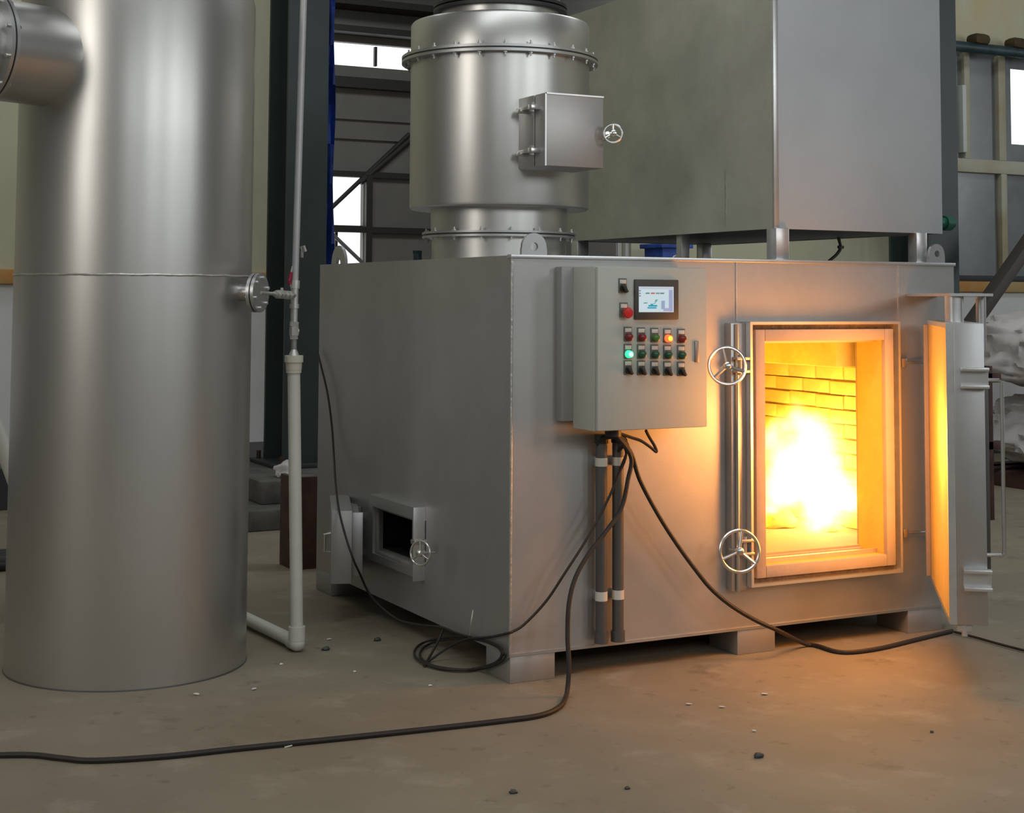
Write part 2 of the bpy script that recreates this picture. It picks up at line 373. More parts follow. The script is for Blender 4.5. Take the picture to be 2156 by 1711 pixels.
# side nozzle with flange pair, pointing to the right
nz0 = Vector((TX+.42, TY-.20, 1.583)); nd = Vector((.737, -.674, .0)).normalized()
nz0 = Vector((TX, TY, 1.590))+nd*.535
Mn = Matrix.Translation(nz0-nd*.10) @ nd.to_track_quat('Z', 'Y').to_matrix().to_4x4()
nz = MB().lathe([(.036, 0), (.036, .133), (.0, .133)], Mn, 32).build('side_nozzle', CYL, tk)
MB().lathe([(0, .130), (.084, .130), (.084, .144), (0, .144)], Mn, 40).build('flange', STEEL, nz)
MB().lathe([(0, .144), (.080, .144), (.080, .150), (0, .150)], Mn, 40).build('gasket', BLACK, nz)
MB().lathe([(0, .150), (.084, .150), (.084, .164), (0, .164)], Mn, 40).build('blind_flange', STEEL, nz)
for k in range(6):
    a = 2*PI*(k+.3)/6
    MB().rod(Mn @ Vector((.066*math.cos(a), .066*math.sin(a), .122)), Mn @ Vector((.066*math.cos(a), .066*math.sin(a), .174)), .007, 6).build('bolt', PALE, nz)

# ------------------------------------------------------------------ riser pipe
rp = thing('riser_pipe', 'thin grey riser pipe dropping into a white plastic drain pipe beside the tank', 'pipe')
RY = .93
def rpt(px, py): return at(px, py, 'y', RY)
top = rpt(640, -25); j = rpt(621, 602)
MB().rod(j, top+Vector((0, 0, .8))*0+(top-j)*.6, .0155, 16).build('upper_pipe', mat('grey_pipe', (.45, .45, .45), .4, .2, var=.05), rp)
GALV = mat('galvanised_fitting', (.62, .61, .58), .35, .7, var=.12, scale=20)
MB().rod(rpt(622, 590), rpt(621, 607), .021, 12).rod(rpt(621, 604), rpt(620, 645), .0165, 16).rod(rpt(620, 640), rpt(620, 649), .021, 12).build('tee_fitting', GALV, rp)
MB().rod(rpt(620, 647), rpt(619, 690), .0155).rod(rpt(620, 677), rpt(619, 687), .020, 6).build('nipple', GALV, rp)
v = MB(); v.rod(rpt(619, 688), rpt(619, 706), .022, 8).rod(rpt(612, 697), rpt(628, 697), .014, 8).rod(rpt(619, 704), rpt(619, 714), .018, 6).build('ball_valve', GALV, rp)
MB().rod(rpt(619, 712), rpt(619, 745), .0125).build('lower_nipple', mat('dull_pipe', (.3, .3, .29), .45, .5), rp)
MB().rod(rpt(619, 735), rpt(619, 748), .012, 16, .024).build('threaded_bush', GALV, rp)
# side branch back to the tank flange
br0 = Mn @ Vector((0, 0, .16)); br1 = rpt(620, 622); d = br1-br0
MB().rod(br0, br0+d*.45, .0075).rod(br0+d*.42, br1, .0135).build('branch_pipe', GALV, rp)
for f in (.50, .60, .72, .84): MB().rod(br0+d*f, br0+d*(f+.05), .021, 6).build('hex_union', GALV, rp)
lv = MB(); lv.rod(br0+d*.62, br0+d*.62+Vector((0, 0, .03)), .007, 8); lv.build('valve_stem', GALV, rp)
hd = MB(); hd.rod(rpt(614, 573), rpt(609, 592), .009, 8).rod(rpt(609, 592), rpt(611, 599), .008, 8); o = hd.build('valve_handle', mat('red_grip', (.28, .01, .04), .5), rp); o['label'] = 'dark red plastic valve handle'
MB().rod(rpt(616, 560), rpt(612, 578), .004, 6).rod(rpt(611, 596), rpt(616, 616), .004, 6).build('handle_lever', GALV, rp)
# white drain pipe
pt = rpt(619, 748); pb = rpt(625, 1345); pb.z = .062
wp = MB(); wp.rod(pt+Vector((0, 0, -.06)), pb, .0285, 24); wp.build('drain_pipe', WHITEP, rp)
MB().rod(pt, pt+Vector((0, 0, -.03)), .042, 24).rod(pt+Vector((0, 0, -.03)), pt+Vector((0, 0, -.065)), .037, 24, .035).rod(pt+Vector((0, 0, -.065)), pt+Vector((0, 0, -.078)), .034, 24).build('reducer_collar', WHITEC, rp)
el = MB(); bb = bmesh.new(); bmesh.ops.create_uvsphere(bb, u_segments=20, v_segments=12, radius=.037)
for f in bb.faces: f.smooth = True
el._merge(bb, Matrix.Translation((pb.x, pb.y, .039))); el.rod((pb.x, pb.y, .05), (pb.x, pb.y, .11), .037, 24)
hdir = Vector((-.045, .63, 0)).normalized(); pe = Vector((pb.x, pb.y, .039))
el.rod(pe, pe+hdir*.055, .036, 24); el.build('elbow', WHITEP, rp)
MB().rod(pe, pe+hdir*1.25, .0285, 24).build('floor_pipe', WHITEP, rp)
MB().rod(at(637, 518, 'y', 1.0), at(641, 530, 'y', 1.0), .012, 6).rod(at(636, 528, 'y', 1.0), at(636, 542, 'y', 1.0), .006, 6).build('pipe_clip', CHROME, rp)

# ------------------------------------------------------------------ incinerator
FW, FD, FH, HB = 2.437, 2.277, 1.75, .108
fu = thing('incinerator', 'large silver box furnace with open glowing door in the middle of the hall', 'furnace')
def ringwall(m, axis, pos, th, a0, a1, z0, z1, h):
    ha0, ha1, hz0, hz1 = h
    for (p, q, r, s) in ((a0, ha0, z0, z1), (ha1, a1, z0, z1), (ha0, ha1, z0, hz0), (ha0, ha1, hz1, z1)):
        if axis == 'y': m.box(p, pos, r, q, pos+th, s)
        else: m.box(pos, p, r, pos+th, q, s)
OX0, OX1, OZ0, OZ1 = 1.240, 1.944, .411, 1.374     # furnace mouth
AY0, AY1, AZ0, AZ1 = at(868, 1100, 'x', -.06).y-.02, at(787, 1100, 'x', -.06).y+.12, at(868, 1197, 'x', -.06).z+.01, at(868, 1092, 'x', -.06).z-.01        # ash door mouth
m = MB()
ringwall(m, 'y', 0, .02, 0, FW, HB, FH, (OX0, OX1, OZ0, OZ1))
ringwall(m, 'x', 0, .02, .02, FD, HB, FH, (AY0, AY1, AZ0, AZ1))
m.box(.02, FD-.02, HB, FW, FD, FH).box(FW-.02, .02, HB, FW, FD-.02, FH).box(.02, .02, FH-.02, FW-.02, FD-.02, FH).box(.02, .02, HB, FW-.02, FD-.02, HB+.02)
bmesh.ops.remove_doubles(m.b, verts=m.b.verts, dist=1e-5)
body = m.build('body_shell', STEELR, fu)
MB().rod((0, 0, HB), (0, 0, FH), .006, 8).build('corner_weld', WELD, body)
MB().box(-.008, -.008, FH-.012, FW+.006, .03, FH+.004, .002).build('top_rim', PALE, body)
MB().box(-.004, -.006, HB, FW, .0, HB+.012).build('bottom_rim', STEEL, body)
MB().box(1.133, -.004, OZ1+.10, 1.14, .001, FH-.012).build('weld_line', WELD, body)
MB().box(2.078, -.004, OZ1+.10, 2.085, .001, FH-.012).build('weld_line', WELD, body)
# legs: open channel blocks
for (x0, y0, x1, y1) in ((0, 0, .21, .22), (1.135, 0, 1.341, .22), (2.119, 0, 2.33, .22), (0, 2.05, .21, FD), (1.135, 2.05, 1.341, FD), (2.119, 2.05, 2.33, FD)):
    MB().box(x0, y0, 0, x1, y1, HB+.001, .003).build('foot', STEELR, fu)
def lug(axis, c, z0, w, h, th, hr, parent, mt=STEEL, straight=.45):
    m = MB(); b = bmesh.new(); N_ = 32; layers = []
    zc = z0+h-w/2
    out_ = []
    for i in range(N_):
        a = 2*PI*i/N_; ca, sa = math.cos(a), math.sin(a)
        if sa >= 0: out_.append((w/2*ca, zc+w/2*sa))
        else:
            s_ = min((w/2*1.05)/max(abs(ca), 1e-6), (zc-z0)/max(-sa, 1e-6)); out_.append((s_*ca, zc+s_*sa))
    inn = [(hr*math.cos(2*PI*i/N_), zc+hr*math.sin(2*PI*i/N_)) for i in range(N_)]
    def P(u, z, d):
        return Vector((c[0]+u, c[1]+d, z)) if axis == 'y' else Vector((c[0]+d, c[1]+u, z))
    fo, fi, bo, bi = ([b.verts.new(P(u, z, d)) for u, z in pts] for pts, d in ((out_, 0), (inn, 0), (out_, th), (inn, th)))
    for i in range(N_):
        k = (i+1) % N_
        b.faces.new((fo[i], fo[k], fi[k], fi[i])); b.faces.new((bo[i], bi[i], bi[k], bo[k]))
        b.faces.new((fo[i], bo[i], bo[k], fo[k])); b.faces.new((fi[i], fi[k], bi[k], bi[i]))
    bmesh.ops.recalc_face_normals(b, faces=b.faces); m._merge(b)
    return m.build('lifting_lug', mt, parent)
lug('x', (.004, 2.015), FH-.03, .20, .128, .016, .032, fu)
lug('y', (.108, .004), FH-.03, .115, .125, .016, .018, fu)
lug('y', (2.335, .004), FH-.03, .095, .125, .016, .016, fu)
lug('y', (2.335, FD-.02), FH-.03, .10, .125, .016, .016, fu)
# mouth frame (box section), gasket groove, refractory face and tunnel
FX0, FX1, FZ0, FZ1, FY = 1.155, 2.022, .306, 1.472, -.08
def frame(m, x0, x1, z0, z1, w, y0, y1, bev=0):
    m.box(x0, y0, z0, x0+w, y1, z1, bev).box(x1-w, y0, z0, x1, y1, z1, bev).box(x0+w, y0, z0, x1-w, y1, z0+w, bev).box(x0+w, y0, z1-w, x1-w, y1, z1, bev)
m = MB(); frame(m, FX0, FX1, FZ0, FZ1, .013, FY, 0); df = m.build('door_frame', PALE, fu)
m = MB(); frame(m, FX0+.013, FX1-.013, FZ0+.013, FZ1-.013, .022, FY+.03, 0); m.build('rope_gasket', GASK, df)
m = MB(); frame(m, FX0+.035, FX1-.035, FZ0+.035, FZ1-.035, .052, FY+.008, -.045, .004); rf = m.build('refractory_rim', REFR, fu)
m = MB(); frame(m, FX0+.035, FX1-.035, FZ0+.035, FZ1-.035, .050, -.045, 0.13, 0); m.build('mouth_lining', mat('fire_tinted_firebrick', (.72, .42, .10), .9, var=.1, scale=6, bump=.3, bscale=30), fu)  # lining colour carries the orange of the firelight
MB().rod((1.10, -.055, FZ0-.015), (1.10, -.055, FZ1-.01), .0085).build('bolt_rail', CHROME, df)
MB().box(1.075, -.045, FZ0-.015, 1.155, 0, FZ1-.005, .003).build('side_channel', STEEL, df)
# chamber: floor, far wall, ceiling, left wall, right wall of firebricks
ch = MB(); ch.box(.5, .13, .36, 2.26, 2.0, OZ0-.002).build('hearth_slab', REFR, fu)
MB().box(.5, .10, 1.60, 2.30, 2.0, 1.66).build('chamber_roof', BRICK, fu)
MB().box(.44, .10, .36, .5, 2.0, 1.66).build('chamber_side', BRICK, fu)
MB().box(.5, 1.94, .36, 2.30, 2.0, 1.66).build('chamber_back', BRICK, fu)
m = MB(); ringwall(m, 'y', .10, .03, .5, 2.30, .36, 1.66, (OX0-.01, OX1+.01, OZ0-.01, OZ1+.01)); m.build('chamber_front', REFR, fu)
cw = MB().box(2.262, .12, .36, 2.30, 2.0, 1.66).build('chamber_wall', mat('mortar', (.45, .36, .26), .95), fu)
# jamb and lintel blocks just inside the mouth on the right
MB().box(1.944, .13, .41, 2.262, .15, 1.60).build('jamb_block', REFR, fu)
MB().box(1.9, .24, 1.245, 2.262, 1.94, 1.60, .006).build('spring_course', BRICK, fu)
proto_b = []
for k in range(3):
    w_ = MB(); w_.box(0, -.1085, 0, .02+.006*k*.4, .1085, .066, .004); bo = w_.build('brick', BRICK, cw); bo.location = (2.243, 0, 0); proto_b.append(bo)
first = {0: True, 1: True, 2: True}
for r in range(11):
    z = OZ0+.003+r*.0745
    if z+.066 > 1.25: break
    for cidx in range(9):
        y = .15+.1125+cidx*.225-(.1125 if r % 2 else 0)
        if y < .2 or y > 1.9: continue
        k = random.randrange(3); pb_ = proto_b[k]
        if first[k]: o = pb_; first[k] = False
        else: o = pb_.copy(); C.objects.link(o); o.parent = cw
        o.location = (2.243-random.random()*.006, y, z+random.uniform(-.003, .003)); o.rotation_euler = (random.uniform(-.01, .01), 0, random.uniform(-.012, .012))
# ash / burning lumps on the hearth
for i, (x, y, s) in enumerate(((1.95, .75, .09), (2.05, 1.0, .07), (1.85, 1.15, .08), (1.7, .9, .07), (2.08, .52, .05), (1.55, 1.3, .08))):
    o = crumple('ash_lump', (x, y, OZ0+.55*s*.6), (s, s*.8, s*.6), BRICK, i*3.1, 2, .5)
    tag(o, ['rough glowing lump on the hearth nearest the right jamb', 'glowing lump low against the brick wall', 'glowing lump in the middle of the hearth', 'glowing lump under the white heart of the flame', 'smallest glowing lump beside the right jamb', 'glowing lump deepest on the hearth'][i], 'ember', 'embers on the furnace hearth')
# inner duct walls behind ash mouth
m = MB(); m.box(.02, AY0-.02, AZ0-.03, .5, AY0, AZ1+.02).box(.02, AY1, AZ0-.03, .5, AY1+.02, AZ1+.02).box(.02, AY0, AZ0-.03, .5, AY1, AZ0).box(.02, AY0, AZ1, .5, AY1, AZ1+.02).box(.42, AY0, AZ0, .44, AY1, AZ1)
m.build('ash_tunnel', NEARBLACK, fu)
AF = -.055
oL = at(777, 1040, 'x', AF); iL, iR = at(785, 1066, 'x', AF), at(868, 1092, 'x', AF); iB = at(868, 1197, 'x', AF)
y0, y1, z0, z1 = .856, oL.y, .296, .610
y0 = at(872, 1090, 'x', AF).y
m = MB()
for (a, b_, c_, d_) in ((y0, iR.y, z0, z1), (iL.y, y1, z0, z1), (iR.y, iL.y, iR.z, z1), (iR.y, iL.y, z0, iB.z)):
    m.box(AF, min(a, b_), c_, 0, max(a, b_), d_, .0)
bmesh.ops.remove_doubles(m.b, verts=m.b.verts, dist=1e-5)
af = m.build('ash_mouth_frame', STEEL, fu)
MB().box(AF-.006, y0-.006, .277, 0, y0, z1+.002, .002).build('latch_plate', PALE, af)
m = MB()
for (a, b_, c_, d_) in ((iR.y, iR.y+.012, iB.z, iR.z), (iL.y-.018, iL.y, iB.z, iR.z), (iR.y+.012, iL.y-.018, iR.z-.012, iR.z), (iR.y+.012, iL.y-.018, iB.z, iB.z+.014)):
    m.box(AF+.015, a, c_, .02 if c_ == iB.z and d_-c_ < .02 else AF+.03, b_, d_, .002)
m.build('inner_rim', mat('dusty_refractory', (.22, .21, .19), .9, var=.2, scale=9), af)

# handwheels
def handwheel(c, n, R_, tr, parent, name='handwheel', stem=.10, roll=0, mt=CHROME):
    n = Vector(n).normalized(); M_ = Matrix.Translation(c) @ n.to_track_quat('Z', 'Y').to_matrix().to_4x4() @ Matrix.Rotation(roll, 4, 'Z')
    m = MB(); m.lathe([(R_+tr*math.cos(2*PI*k/10), tr*math.sin(2*PI*k/10)) for k in range(10)], M_, 40, closed=True)
    w_ = m.build(name, mt, parent)
    m = MB(); m.lathe([(0, -.018), (.016, -.018), (.016, .014), (.010, .018), (0, .018)], M_, 16); m.build('hub', mt, w_)
    for k in range(3):
        a = PI/2+2*PI*k/3; m = MB(); m.rod(M_ @ Vector((0, 0, 0)), M_ @ Vector((R_*math.cos(a), R_*math.sin(a), 0)), tr*1.0, 8); m.build('spoke', mt, w_)
    m = MB(); m.rod(M_ @ Vector((0, 0, 0)), M_ @ Vector((0, 0, -stem)), tr*1.15, 10); m.build('threaded_stem', mt, w_)
    return w_
w1 = handwheel(at(1557, 1160, 'y', -.17), (-.30, -1, .10), .088, .0075, fu, stem=.12, roll=-.15)
w2 = handwheel(at(1531, 770, 'y', -.17), (-.45, -1, .15), .080, .0075, fu, stem=.12, roll=.2)
for wz, (px_, py_) in ((w1, (1566, 1152)), (w2, (1556, 768))):
    c_ = at(px_, py_, 'y', -.07)
    MB().box(c_.x-.02, -.085, c_.z-.035, c_.x+.05, -.045, c_.z-.022, .002).box(c_.x-.02, -.085, c_.z+.022, c_.x+.05, -.045, c_.z+.035, .002).rod((c_.x+.01, -.065, c_.z-.045), (c_.x+.01, -.065, c_.z+.045), .008, 8).build('swing_bolt_clevis', STEEL, wz)
w3 = handwheel(at(885, 1164, 'x', -.17), (-1, -.55, .12), .052, .005, fu, stem=.10, roll=.1)
c_ = at(885, 1135, 'x', -.09); MB().box(-.13, c_.y-.03, c_.z-.02, -.07, c_.y+.02, c_.z+.0, .002).rod((-.1, c_.y-.035, c_.z-.01), (-.1, c_.y+.03, c_.z-.01), .009, 8).build('swing_bolt_clevis', CHROME, w3)

# big door: plane through hinge H and free edge E
Hh = Vector((2.19, -.08, 0)); Ee = Vector((1.55, -.88, 0)); dx = (Ee-Hh).normalized(); dn = Vector((-dx.y*-1, -dx.x, 0))
dn = Vector((.78, -.6247, 0)).normalized()  # outward (back of the door)
DW = (Ee-Hh).length
# local frame: X along hinge->free edge, Y outward, Z up
Mdoor = Matrix(((dx.x, dn.x, 0, Hh.x), (dx.y, dn.y, 0, Hh.y), (0, 0, 1, 0), (0, 0, 0, 1)))
D0, D1 = .262, 1.478
dr = bpy.data.objects.new('furnace_door', None)
m = MB(); m.box(0, .03, D0, DW, .15, D1, .003, Mdoor)
dr = m.build('furnace_door', STEEL, fu)
m = MB()
for (a, b_, c_, d_) in ((0, .02, D0, D1), (DW-.02, DW, D0, D1), (.02, DW-.02, D0, D0+.02), (.02, DW-.02, D1-.02, D1)): m.box(a, 0, c_, b_, .03, d_, 0, Mdoor)
m.build('door_rim', PALE, dr)
m = MB(); m.box(.0, -.022, D0+.02, .04, .0, D1-.02, .004, Mdoor); m.build('lining_rib', REFR, dr)
m = MB(); m.box(.02, .0, D0+.02, DW-.02, .03, D1-.02, 0, Mdoor); m.build('lining_tray', mat('fire_tinted_ceramic_board', (.66, .46, .17), .9, var=.06, scale=4), dr)  # orange firelight on the board is put into its colour
for z_ in (1.285, .475):
    m = MB(); m.box(DW, .055, z_, DW+.045, .165, z_+.014, .002, Mdoor).box(DW, .055, z_-.07, DW+.045, .165, z_-.056, .002, Mdoor).box(DW, .055, z_-.056, DW+.006, .165, z_, 0, Mdoor)
    m.build('closing_lug', PALE, dr)
hb_ = [Mdoor @ Vector(p) for p in ((DW-.16, .15, 1.24), (DW-.16, .225, 1.24), (DW-.16, .235, 1.23), (DW-.16, .235, .53), (DW-.16, .225, .52), (DW-.16, .15, .52))]
MB().tube(hb_, .0085, 10).build('grab_handle', CHROME, dr)
MB().box(DW-.32, .15, .36, DW-.24, .19, 1.24, .004, Mdoor).build('stiffening_bar', CONDUIT, dr)
for z_ in (1.275, .475):
    p0 = Vector((2.10, -.02, z_)); p1 = Mdoor @ Vector((.02, .09, z_))
    MB().rod((2.095, -.02, z_), (2.24, -.045, z_), .007, 8).box(2.07, -.035, z_-.02, 2.10, 0, z_+.02, .002).build('hinge_pin', CHROME, dr)
    MB().box(0, .15, z_-.03, .55, .165, z_+.03, .003, Mdoor).build('hinge_strap', STEEL, dr)
# pivot arm over the door
m = MB(); a0 = Vector((2.30, 0, 1.60)); m.box(2.12, -.62, 1.585, 2.24, .0, 1.60, .002); 
arm = MB(); A_ = Mdoor @ Vector((.62, .07, 0))
arm.poly([(2.33, -.001, 1.590), (2.13, -.001, 1.590), (A_.x-.07, A_.y-.05, 1.590), (A_.x+.13, A_.y-.10, 1.590)], (0, 0, .012)).build('pivot_arm', STEEL, dr)
MB().rod((A_.x, A_.y, D1), (A_.x, A_.y, 1.59), .040, 24).build('pivot_sleeve', PALE, dr)
A2 = Mdoor @ Vector((.54, .19, 0)); MB().rod((A2.x, A2.y, D1-.12), (A2.x, A2.y, 1.60), .022, 16).build('pivot_pin', STEEL, dr)
MB().rod(Mdoor @ Vector((DW-.03, .06, D0-.05)), Mdoor @ Vector((DW-.03, .06, D0)), .012, 8).box(DW-.1, .03, D0-.03, DW-.02, .09, D0, .002, Mdoor).build('drop_bolt', PALE, dr)

# ash door, swung open
q0 = Vector((.0, 1.93, 0)); q1 = Vector((-.228, 1.305, 0)); ex = (q1-q0).normalized(); ey = Vector((-ex.y, ex.x, 0))
if ey.x > 0: ey = -ey
Ma = Matrix(((ex.x, ey.x, 0, q0.x), (ex.y, ey.y, 0, q0.y), (0, 0, 1, 0), (0, 0, 0, 1))); AL = (q1-q0).length
o = MB().box(.06, -.045, .205, AL, .055, .55, .003, Ma).build('ash_door', STEELR, fu)
MB().box(.12, -.085, .235, AL-.10, -.045, .52, .006, Ma).build('lining_plug', mat('grey_board', (.24, .23, .22), .8), o)
MB().box(AL-.10, -.10, .225, AL-.085, -.045, .53, .003, Ma).build('inner_flange', STEEL, o)
MB().rod((-.02, 1.62, .25), (-.02, 1.62, .52), .012, 10).box(-.05, 1.60, .28, 0, 1.66, .31, .002).box(-.05, 1.60, .46, 0, 1.66, .49, .002).build('hinge', STEEL, o)
lh = [Ma @ Vector(p) for p in ((AL-.10, .055, .43), (AL-.10, .085, .425), (AL-.10, .085, .345), (AL-.10, .055, .34))]
MB().tube(lh, .008, 8).build('grab_handle', CHROME, o)

# flame: a glowing gas body inside the chamber
m = MB(); bb = bmesh.new(); bmesh.ops.create_icosphere(bb, subdivisions=4, radius=1)
for v in bb.verts: v.co = Vector((v.co.x*.33, v.co.y*.56, v.co.z*.50))
for f in bb.faces: f.smooth = True
m._merge(bb)
fm = bpy.data.materials.new('flame_gas'); fm.use_nodes = True; nt = fm.node_tree; N = nt.nodes; L = nt.links
N.remove(N['Principled BSDF']); emn = N.new('ShaderNodeEmission'); L.new(emn.outputs[0], N['Material Output'].inputs['Volume'])
tc = N.new('ShaderNodeTexCoord'); mp = N.new('ShaderNodeMapping'); mp.inputs['Scale'].default_value = (1/.33, 1/.56, 1/.50); L.new(tc.outputs['Object'], mp.inputs[0])
ln = N.new('ShaderNodeVectorMath'); ln.operation = 'LENGTH'; L.new(mp.outputs[0], ln.inputs[0])
no = N.new('ShaderNodeTexNoise'); no.inputs['Scale'].default_value = 5; no.inputs['Detail'].default_value = 4; L.new(tc.outputs['Object'], no.inputs['Vector'])
ad = N.new('ShaderNodeMath'); ad.operation = 'MULTIPLY_ADD'; ad.inputs[1].default_value = 1.5; L.new(no.outputs[0], ad.inputs[0]); L.new(ln.outputs['Value'], ad.inputs[2])
mr = N.new('ShaderNodeMapRange'); mr.inputs[1].default_value = 1.50; mr.inputs[2].default_value = .75; mr.inputs[3].default_value = 0; mr.inputs[4].default_value = 26; L.new(ad.outputs[0], mr.inputs[0])
crp = N.new('ShaderNodeValToRGB'); crp.color_ramp.elements[0].position = .80; crp.color_ramp.elements[0].color = (1, .80, .42, 1)
crp.color_ramp.elements[1].position = 1.0; crp.color_ramp.elements[1].color = (1, .55, .02, 1)
sc2 = N.new('ShaderNodeMath'); sc2.operation = 'MULTIPLY'; sc2.inputs[1].default_value = .72; L.new(ad.outputs[0], sc2.inputs[0]); L.new(sc2.outputs[0], crp.inputs[0]); L.new(crp.outputs[0], emn.inputs['Color']); L.new(mr.outputs[0], emn.inputs['Strength'])
flm = m.build('flame', fm); flm.location = (2.0, .60, .68); tag(flm, 'white-hot yellow flame burning inside the open furnace mouth', 'flame'); flm['kind'] = 'stuff'

# ------------------------------------------------------------------ chimney section on the furnace
sx, sy = .52, 1.14
st = thing('chimney_section', 'round silver chimney section standing on the furnace top', 'chimney')
Mc = Matrix.Translation((sx, sy, 0))
MB().lathe([(.335, FH), (.335, 1.87)], Mc, 96).build('base_collar', CYL, st)
MB().lathe([(.33, 1.866), (.383, 1.866), (.383, 1.876), (.33, 1.876)], Mc, 96, closed=True).build('flange', STEEL, st)
MB().lathe([(.33, 1.884), (.383, 1.884), (.383, 1.894), (.33, 1.894)], Mc, 96, closed=True).build('flange', STEEL, st)
MB().lathe([(.32, 1.876), (.375, 1.876), (.375, 1.884), (.32, 1.884)], Mc, 96, closed=True).build('gasket', DKGREY, st)
MB().lathe([(.340, 1.89), (.340, 2.03)], Mc, 96).build('neck', CYL, st)
MB().lathe([(.335, 2.008), (.437, 2.008), (.445, 2.014), (.447, 2.026), (.447, 2.74)], Mc, 128).build('barrel', CYL, st)
MB().lathe([(.44, 2.735), (.492, 2.735), (.492, 2.748), (.44, 2.748)], Mc, 128, closed=True).build('flange', STEEL, st)
MB().lathe([(.44, 2.756), (.492, 2.756), (.492, 2.769), (.44, 2.769)], Mc, 128, closed=True).build('flange', STEEL, st)
MB().lathe([(.44, 2.748), (.486, 2.748), (.486, 2.756), (.44, 2.756)], Mc, 96, closed=True).build('gasket', DKGREY, st)
MB().lathe([(.447, 2.765), (.447, 2.925), (.44, 2.935), (.30, 2.965), (.30, 3.03)], Mc, 128).build('cap_ring', CYL, st)
MB().lathe([(.29, 2.995), (.336, 2.995), (.336, 3.010), (.29, 3.010)], Mc, 96, closed=True).build('flange', mat('dark_flange', (.05, .05, .05), .5, .5), st)  # dark-toned flange pair at the chimney top
MB().lathe([(.29, 3.017), (.336, 3.017), (.336, 3.032), (.29, 3.032)], Mc, 96, closed=True).build('flange', mat('dark_flange', (.05, .05, .05), .5, .5), st)
MB().lathe([(.30, 3.04), (.30, 4.4)], Mc, 64).build('flue_pipe', CYL, st)
def bolts(R_, z0, z1, n_, off=0.):
    bm_ = MB(); bm_.rod((0, 0, z0), (0, 0, z1), .005, 6).rod((0, 0, z0+.012), (0, 0, z0+.020), .010, 6).rod((0, 0, z1-.020), (0, 0, z1-.012), .010, 6)
    p = bm_.build('bolt', STEEL, st)
    for k in range(n_):
        o = p if k == 0 else p.copy()
        if k: C.objects.link(o); o.parent = st
        a = 2*PI*(k+off)/n_; o.location = (sx+R_*math.cos(a), sy+R_*math.sin(a), 0)
bolts(.472, 2.715, 2.79, 24, .4); bolts(.366, 1.850, 1.912, 16, .2)
# inspection box on the barrel
bx0, bx1, bz0, bz1 = .402, .712, 2.176, 2.512
ib = MB().box(bx0, .56, bz0, bx1-.0, .82, bz1-.0, .004).build('inspection_box', STEEL, st)
MB().box(bx0+.004, .548, bz0+.006, bx1-.004, .562, bz1-.006).build('gasket', BLACK, ib)
dd = MB().box(bx0, .45, bz0, bx1, .55, bz1, .004).build('inspection_door', STEELR, st)
m = MB(); m.box(bx0-.002, .447, bz0, bx0+.006, .45, bz1).box(bx0, .447, bz1-.006, bx1, .45, bz1+.001); m.build('edge_weld', PALE, dd)
for z_ in (2.45, 2.25):
    m = MB(); m.box(bx0-.045, .50, z_-.012, bx0, .535, z_+.012, .002).rod((bx0-.03, .52, z_-.022), (bx0-.03, .52, z_+.022), .012, 10).box(bx0-.04, .535, z_-.008, bx0-.012, .66, z_+.008, .002).box(bx0-.05, .60, z_-.018, bx0, .64, z_+.0, .002)
    m.build('hinge', CHROME, dd)
handwheel((.728, .39, 2.335), (-.6, -1, 0), .042, .006, dd, 'handwheel', .08)
m = MB(); m.box(bx1-.02, .46, 2.31, bx1+.035, .54, 2.36, .004).rod((.735, .45, 2.335), (.735, .54, 2.335), .016, 12); m.build('latch_bracket', CHROME, dd)

# ------------------------------------------------------------------ raised box above the furnace
ub = thing('raised_steel_box', 'tall silver steel box on short posts above the furnace', 'steel box')
UX0, UX1, UY0, UY1, UZ0, UZ1 = 1.385, 2.415, .05, 2.0, 1.898, 3.2
UBM = mat('reflection_tinted_plate', (.54, .545, .47), .46, .5, var=.16, scale=1.7, bump=.02, bscale=120)  # greenish mottling paints in the hall reflected by the left side
MB().box(UX0, UY0+.002, UZ0, UX0+.01, UY1, UZ1).build('left_plate', UBM, ub)
MB().box(UX0+.01, UY0, UZ0, UX1, UY0+.01, UZ1).build('front_plate', STEELB, ub)
MB().box(UX1-.01, UY0+.01, UZ0, UX1, UY1, UZ1).build('right_plate', STEELR, ub)
MB().box(UX0+.01, UY1-.01, UZ0, UX1-.01, UY1, UZ1).build('back_plate', STEELR, ub)
MB().box(UX0+.01, UY0+.01, UZ0+.004, UX1-.01, UY1-.01, UZ0+.012).build('bottom_plate', CONDUIT, ub)
MB().box(UX0+.01, UY0+.01, UZ1-.012, UX1-.01, UY1-.01, UZ1).build('top_plate', STEELR, ub)
MB().box(UX0-.002, UY0-.010, UZ0, UX0+.026, UY0+.004, UZ1, .001).build('corner_angle', PALE, ub)
MB().box(UX0-.003, .42, UZ0+.02, UX0+.001, .428, UZ0+.30).build('weld_line', WELD, ub)
for (x, y, w_) in ((UX0, .03, .075), (2.24, .04, .065), (UX0, 1.86, .075), (2.24, 1.86, .065), (1.42, .86, .05)):
    MB().box(x, y, FH+.006, x+w_, y+w_, UZ0+.004, .004).build('post', PALE, ub)
    MB().box(x-.015, y-.01, FH, x+w_+.015, y+w_+.01, FH+.008, .002).build('foot_plate', PALE, ub)
